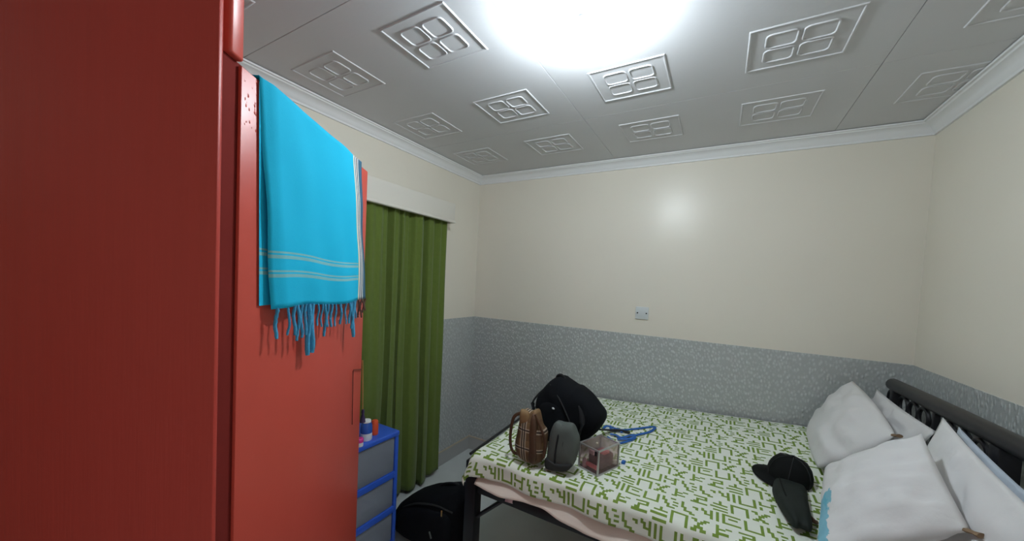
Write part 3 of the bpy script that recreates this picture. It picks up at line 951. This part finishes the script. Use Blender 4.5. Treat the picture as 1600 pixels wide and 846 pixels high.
zt = spline([(1.20, -0.955, 1.03), (1.27, -0.985, 0.97), (1.33, -0.99, 0.87), (1.35, -0.985, 0.78)], 6)
obj('zip', T(zt, 0.004, 6), M['grey_dark'], bk)
obj('loose_strap', T(spline([(1.405, -0.72, 0.765), (1.43, -0.63, bed_z(1.43, -0.63) + 0.02), (1.489, -0.585, bed_z(1.489, -0.585) + 0.014), (1.54, -0.585, bed_z(1.54, -0.585) + 0.012)], 6), 0.012, 8, flat=0.35), M['black_cloth2'], bk)

# plaid bag
pb = thing('plaid_bag', 'brown and tan plaid bag with leather handles left of the grey pouch', 'bag', (1.21, -1.17, bed_z(1.21, -1.17)))
pl = [(1.173, 0.958), (1.205, 0.955), (1.236, 0.966), (1.258, 0.904), (1.283, 0.875), (1.288, 0.829), (1.280, 0.752), (1.244, 0.717), (1.181, 0.716), (1.150, 0.739), (1.134, 0.785), (1.15, 0.889), (1.157, 0.94)]
obj('body', inflate(outl(pl, 1.21, 0.715), (1.21, -1.165, 0.715), EX, EZ, Vector((0, -1, 0)), 0.050, 0.050, uv=True, wrinkle=0.006, zmin=0.714, p=2.8), M['plaid'], pb, angle=3)
ba = [(1.228, 0.955), (1.250, 0.93), (1.256, 0.86), (1.262, 0.78), (1.252, 0.735), (1.222, 0.733), (1.222, 0.80), (1.218, 0.88)]
obj('centre_band', inflate(outl(ba, 1.235, 0.84), (1.235, -1.198, 0.84), EX, EZ, Vector((0, -1, 0)), 0.022, 0.02, p=3.0), M['brown'], pb, angle=3, label='dark brown leather band')
obj('handle', T(spline([(1.158, -1.18, 0.938), (1.126, -1.19, 0.915), (1.112, -1.19, 0.848), (1.113, -1.19, 0.785), (1.125, -1.185, 0.748), (1.150, -1.18, 0.738)], 6), 0.008, 8, flat=0.7, up=Vector((0, 1, 0))), M['brown'], pb)
obj('handle', T(spline([(1.240, -1.20, 0.955), (1.278, -1.205, 0.895), (1.297, -1.20, 0.84), (1.292, -1.20, 0.77)], 6), 0.007, 8, flat=0.7, up=Vector((0, 1, 0))), M['brown'], pb)
ft = [(1.163, 0.955), (1.175, 0.965), (1.205, 0.955), (1.21, 0.915), (1.19, 0.895), (1.165, 0.90)]
obj('top_flap', inflate(outl(ft, 1.186, 0.93), (1.186, -1.195, 0.93), EX, EZ, Vector((0, -1, 0)), 0.020, 0.012, p=2.6), mat('tan_flap_cloth', (0.24, 0.145, 0.065), 0.7, vary=(40, 0.3)), pb, angle=3)

# grey pouch
gp = thing('wash_pouch', 'dark grey zipped pouch standing between plaid bag and clear box', 'pouch', (1.36, -1.15, bed_z(1.36, -1.15)))
gl = [(1.324, 0.928), (1.361, 0.931), (1.403, 0.933), (1.426, 0.896), (1.436, 0.863), (1.428, 0.792), (1.406, 0.738), (1.356, 0.720), (1.297, 0.718), (1.291, 0.744), (1.297, 0.824), (1.304, 0.881)]
obj('body', inflate(outl(gl, 1.36, 0.72), (1.36, -1.150, 0.72), EX, EZ, Vector((0, -1, 0)), 0.040, 0.045, wrinkle=0.005, zmin=0.715, p=3.0), M['grey_cloth'], gp, angle=3)
obj('zip', T(spline([(1.352, -1.163, 0.925), (1.352, -1.186, 0.88), (1.346, -1.1905, 0.82), (1.343, -1.190, 0.77), (1.344, -1.185, 0.735)], 6), 0.0045, 8), M['black_cloth2'], gp)
obj('seam', T(spline([(1.395, -1.166, 0.915), (1.378, -1.186, 0.87), (1.376, -1.190, 0.81), (1.388, -1.184, 0.765)], 6), 0.0022, 6), M['grey_dark'], gp)
bl = [(1.297, 0.765), (1.35, 0.757), (1.416, 0.768), (1.404, 0.735), (1.356, 0.719), (1.298, 0.717)]
obj('base_panel', inflate(outl(bl, 1.36, 0.742), (1.358, -1.172, 0.742), EX, EZ, Vector((0, -1, 0)), 0.024, 0.02, p=3.4, zmin=0.7155), M['grey_dark'], gp, angle=3, label='black base panel')

# clear cosmetics box
bz = bed_z(1.49, -1.02) + 0.004
cb = thing('clear_box', 'small clear acrylic box with silver edges and pink contents', 'box', (1.490, -1.012, bz), math.atan2(0.14, 0.055))
# local x runs along the long edge away from the camera, local y to the left short edge
LX, LY, LZ = 0.150, 0.107, 0.115
ox, oy = -LX / 2, -LY / 2
def cbx(name, bm, m, **k):
    return obj(name, bm, m, cb, world=False, **k)
pn = 0.003
cbx('pane', B(ox, ox + pn, oy + 0.004, oy + LY - 0.004, 0.004, LZ - 0.006), M['acrylic'], smooth=False)
cbx('pane', B(-ox - pn, -ox, oy + 0.004, oy + LY - 0.004, 0.004, LZ - 0.006), M['acrylic'], smooth=False)
cbx('pane', B(ox + 0.004, -ox - 0.004, oy, oy + pn, 0.004, LZ - 0.006), M['acrylic'], smooth=False)
cbx('pane', B(ox + 0.004, -ox - 0.004, -oy - pn, -oy, 0.004, LZ - 0.006), M['acrylic'], smooth=False)
cbx('lid', B(ox + 0.004, -ox - 0.004, oy + 0.004, -oy - 0.004, LZ - 0.004, LZ - 0.001), M['acrylic'], smooth=False)
cbx('base', B(ox + 0.003, -ox - 0.003, oy + 0.003, -oy - 0.003, 0.0002, 0.0035), M['mauve'], smooth=False)
e = 0.0032
for sx in (ox, -ox):
    for sy in (oy, -oy):
        cbx('edge_strip', B(sx - e, sx + e, sy - e, sy + e, 0.0002, LZ), M['silver'], smooth=False)
for zz in (e, LZ - e, ):
    for sy in (oy, -oy):
        cbx('edge_strip', B(ox + e, -ox - e, sy - e, sy + e, zz - e + 0.0002, zz + e), M['silver'], smooth=False)
    for sx in (ox, -ox):
        cbx('edge_strip', B(sx - e, sx + e, oy + e, -oy - e, zz - e + 0.0002, zz + e), M['silver'], smooth=False)
cbx('clasp', B(ox - 0.007, ox - 0.0033, oy + 0.006, oy + 0.017, LZ - 0.026, LZ - 0.006, bev=0.001), M['black_metal'])
bm = bmesh.new()
bmesh.ops.create_uvsphere(bm, u_segments=10, v_segments=6, radius=0.005, matrix=Matrix.Translation((-0.02, 0.0, LZ + 0.002)))
cbx('lid_knob', bm, M['zip'])
# what is in the box: separate things
def inbox(name, label, cat, geo, m, group=None):
    """geo drawn in the box's own axes"""
    bm = geo
    bm.transform(root_matrix(cb))
    o = obj(name, bm, m)
    o['label'] = label
    o['category'] = cat
    return o
inbox('cosmetic_tube', 'bright pink tube low inside the clear box', 'tube', tube(bmesh.new(), [(-0.060, -0.040, 0.026), (-0.060, 0.018, 0.026)], 0.010, 10), M['pink'])
inbox('cosmetic_pot', 'pale pink pot at the left inside the clear box', 'pot', lathe(bmesh.new(), [(0.001, 0.004), (0.011, 0.004), (0.011, 0.036), (0.009, 0.040), (0.001, 0.040)], (-0.056, 0.036, 0)), M['pale_pink'])
inbox('cosmetic_case', 'small rosy case high inside the clear box', 'case', box(bmesh.new(), -0.062, -0.040, -0.016, 0.010, 0.076, 0.094, 0.002), M['pale_pink'])
inbox('makeup_pouch', 'dull mauve pouch filling the back of the clear box', 'pouch', box(bmesh.new(), -0.030, 0.062, -0.040, 0.042, 0.0045, 0.070, 0.014, 3), M['mauve'])
inbox('makeup_compact', 'rose compact on the mauve pouch inside the clear box', 'compact', box(bmesh.new(), -0.012, 0.030, -0.036, 0.004, 0.0705, 0.084, 0.004), M['pink'])

# blue lanyard on the bedspread
la = thing('lanyard', 'blue cord lanyard loosely looped on the bedspread behind the clear box', 'lanyard', (1.54, -0.58, 0.74))
def onbed(pts, lift=0.007):
    return [(x, y, bed_z(x, y) + lift) for x, y in pts]
obj('strap', T(spline(onbed([(1.392, -0.585), (1.404, -0.545), (1.488, -0.559), (1.568, -0.493), (1.633, -0.433), (1.652, -0.436), (1.634, -0.508), (1.573, -0.594), (1.574, -0.637), (1.527, -0.723), (1.498, -0.731), (1.445, -0.690)]), 6), 0.0085, 8, flat=0.45), M['blue_strap'], la)
obj('strap', T(spline(onbed([(1.45, -0.66), (1.48, -0.655), (1.514, -0.67), (1.565, -0.603), (1.56, -0.66), (1.50, -0.70)], 0.013), 6), 0.0085, 8, flat=0.45), M['blue_strap'], la)
obj('strap', T(spline(onbed([(1.42, -0.545), (1.445, -0.60), (1.47, -0.565), (1.50, -0.60)], 0.011), 6), 0.008, 8, flat=0.45), M['blue_strap'], la)
bk_y = bed_z(1.580, -0.90)
obj('buckle', B(1.575, 1.592, -0.930, -0.905, bk_y + 0.002, bk_y + 0.014, bev=0.003), M['blue_strap'], la)

# ------------------------------------------------------------------ cap and pouch
cx, cy = 2.246, -0.690
cz = bed_z(cx, cy) + 0.003
cp = thing('cap', 'black peaked cap lying on the bedspread with its peak to the left', 'cap', (cx, cy, cz))
bm = bmesh.new()
prof = [(0.088, 0.0), (0.090, 0.020), (0.087, 0.045), (0.078, 0.068), (0.060, 0.088), (0.036, 0.099), (0.010, 0.103)]
lathe(bm, prof, (0, 0, 0), 28)
for v in bm.verts:
    v.co.x *= 0.92
    v.co += Vector((0, 0, 0.004 * noise.noise(v.co * 30)))
bm.transform(Matrix.Translation((cx, cy, cz)) @ Matrix.Rotation(0.12, 4, 'Y'))
for v in bm.verts:
    v.co.z = max(v.co.z, cz - 0.001)
obj('crown', bm, M['dark_cap'], cp, angle=0.8)
bm = bmesh.new()
bmesh.ops.create_uvsphere(bm, u_segments=10, v_segments=6, radius=0.007, matrix=Matrix.Translation((cx + 0.01, cy, cz + 0.104)))
obj('button', bm, M['dark_cap'], cp)
for a in range(3):
    an = a * PI / 3 + 0.3
    pts = [(cx + 0.92 * r * math.cos(an) * s + 0.12 * z, cy + r * math.sin(an) * s, cz + z + 0.001 - 0.12 * r * math.cos(an) * s) for s in (1,) for r, z in prof] 
    pts2 = [(cx - 0.92 * r * math.cos(an) + 0.12 * z, cy - r * math.sin(an), cz + z + 0.001 + 0.12 * r * math.cos(an)) for r, z in prof[::-1]]
    obj('seam', T(pts + pts2, 0.0016, 5), M['grey_dark'], cp)
rows = []
for i in range(13):
    f = i / 12
    row = []
    for j in range(17):
        a = (j / 16 - 0.5) * 2 * 1.30
        r = 0.078 + f * 0.058 * math.cos(a * 0.82) ** 0.55
        ang = PI + 0.02 + a
        x = cx + r * math.cos(ang)
        y = cy + r * math.sin(ang)
        row.append((x, y, cz + 0.020 - 0.012 * f - 0.016 * (a / 1.3) ** 2 * 0.6))
    rows.append(row)
pk = obj('peak', grid_mesh(bmesh.new(), rows), M['dark_cap'], cp, angle=3)
sm = pk.modifiers.new('thickness', 'SOLIDIFY')
sm.thickness = 0.005

ph_ = thing('soft_pouch', 'blackish green soft pouch lying against the cap', 'pouch', (2.22, -0.94, bed_z(2.22, -0.94)))
pq = [(2.190, -0.775), (2.163, -0.860), (2.160, -0.931), (2.170, -1.013), (2.190, -1.100), (2.203, -1.122), (2.221, -1.115), (2.243, -1.122), (2.257, -1.08), (2.270, -0.934), (2.282, -0.830), (2.27, -0.775)]
zb = bed_z(2.22, -0.94)
obj('body', inflate(outl(pq, 2.22, -0.94), (2.232, -0.895, zb + 0.024), EX, Vector((0, 1, 0)), EZ, 0.040, 0.018, wrinkle=0.006, zmin=zb + 0.003, p=2.6), M['pouch'], ph_, angle=3)
obj('drawstring', T(spline([(2.265, -0.98, zb + 0.03), (2.285, -0.99, zb + 0.018), (2.292, -0.97, zb + 0.010)], 5), 0.007, 6), M['brown'], ph_)
obj('fold_seam', T(spline([(2.205, -0.74, zb + 0.050), (2.20, -0.87, zb + 0.0645), (2.21, -0.98, zb + 0.050)], 5), 0.0025, 6), M['dark_cap'], ph_)

# ------------------------------------------------------------------ black bag on the floor
fb = thing('floor_bag', 'large black rounded bag on the floor beside the bed leg', 'bag', (0.56, -1.07, 0))
do = [(0.30, 0.0), (0.272, 0.077), (0.305, 0.150), (0.375, 0.222), (0.475, 0.294), (0.611, 0.356), (0.735, 0.400), (0.768, 0.392), (0.790, 0.346), (0.815, 0.284), (0.832, 0.125), (0.815, 0.0)]
obj('body', inflate(outl(do, 0.56, 0.18), (0.56, -1.07, 0.18), EX, EZ, Vector((0, -1, 0)), 0.115, 0.10, wrinkle=0.010, zmin=0.002, p=3.0, n=6), M['black_cloth'], fb, angle=3)
pk_ = [(0.36, 0.05), (0.37, 0.16), (0.47, 0.24), (0.62, 0.29), (0.74, 0.28), (0.77, 0.15), (0.76, 0.04)]
obj('front_pocket', inflate(outl(pk_, 0.57, 0.14), (0.57, -1.150, 0.14), EX, EZ, Vector((0, -1, 0)), 0.060, 0.02, wrinkle=0.006, zmin=0.002, p=3.2, seed=8), M['black_cloth'], fb, angle=3)
obj('zip', T(spline([(0.40, -1.165, 0.20), (0.52, -1.185, 0.275), (0.66, -1.185, 0.315), (0.765, -1.165, 0.30)], 6), 0.005, 6), M['grey_dark'], fb)
obj('zip_pull', B(0.7185, 0.7265, -1.206, -1.200, 0.286, 0.318, bev=0.002), M['brass'], fb, label='small brass zip pull')
obj('side_tag', T([(0.655, -1.218, 0.185), (0.672, -1.220, 0.155)], 0.005, 6), M['grey_cloth'], fb)
obj('carry_handle', T(spline([(0.60, -1.07, 0.352), (0.64, -1.075, 0.378), (0.70, -1.075, 0.398), (0.73, -1.07, 0.392)], 5), 0.008, 8), M['black_cloth2'], fb)
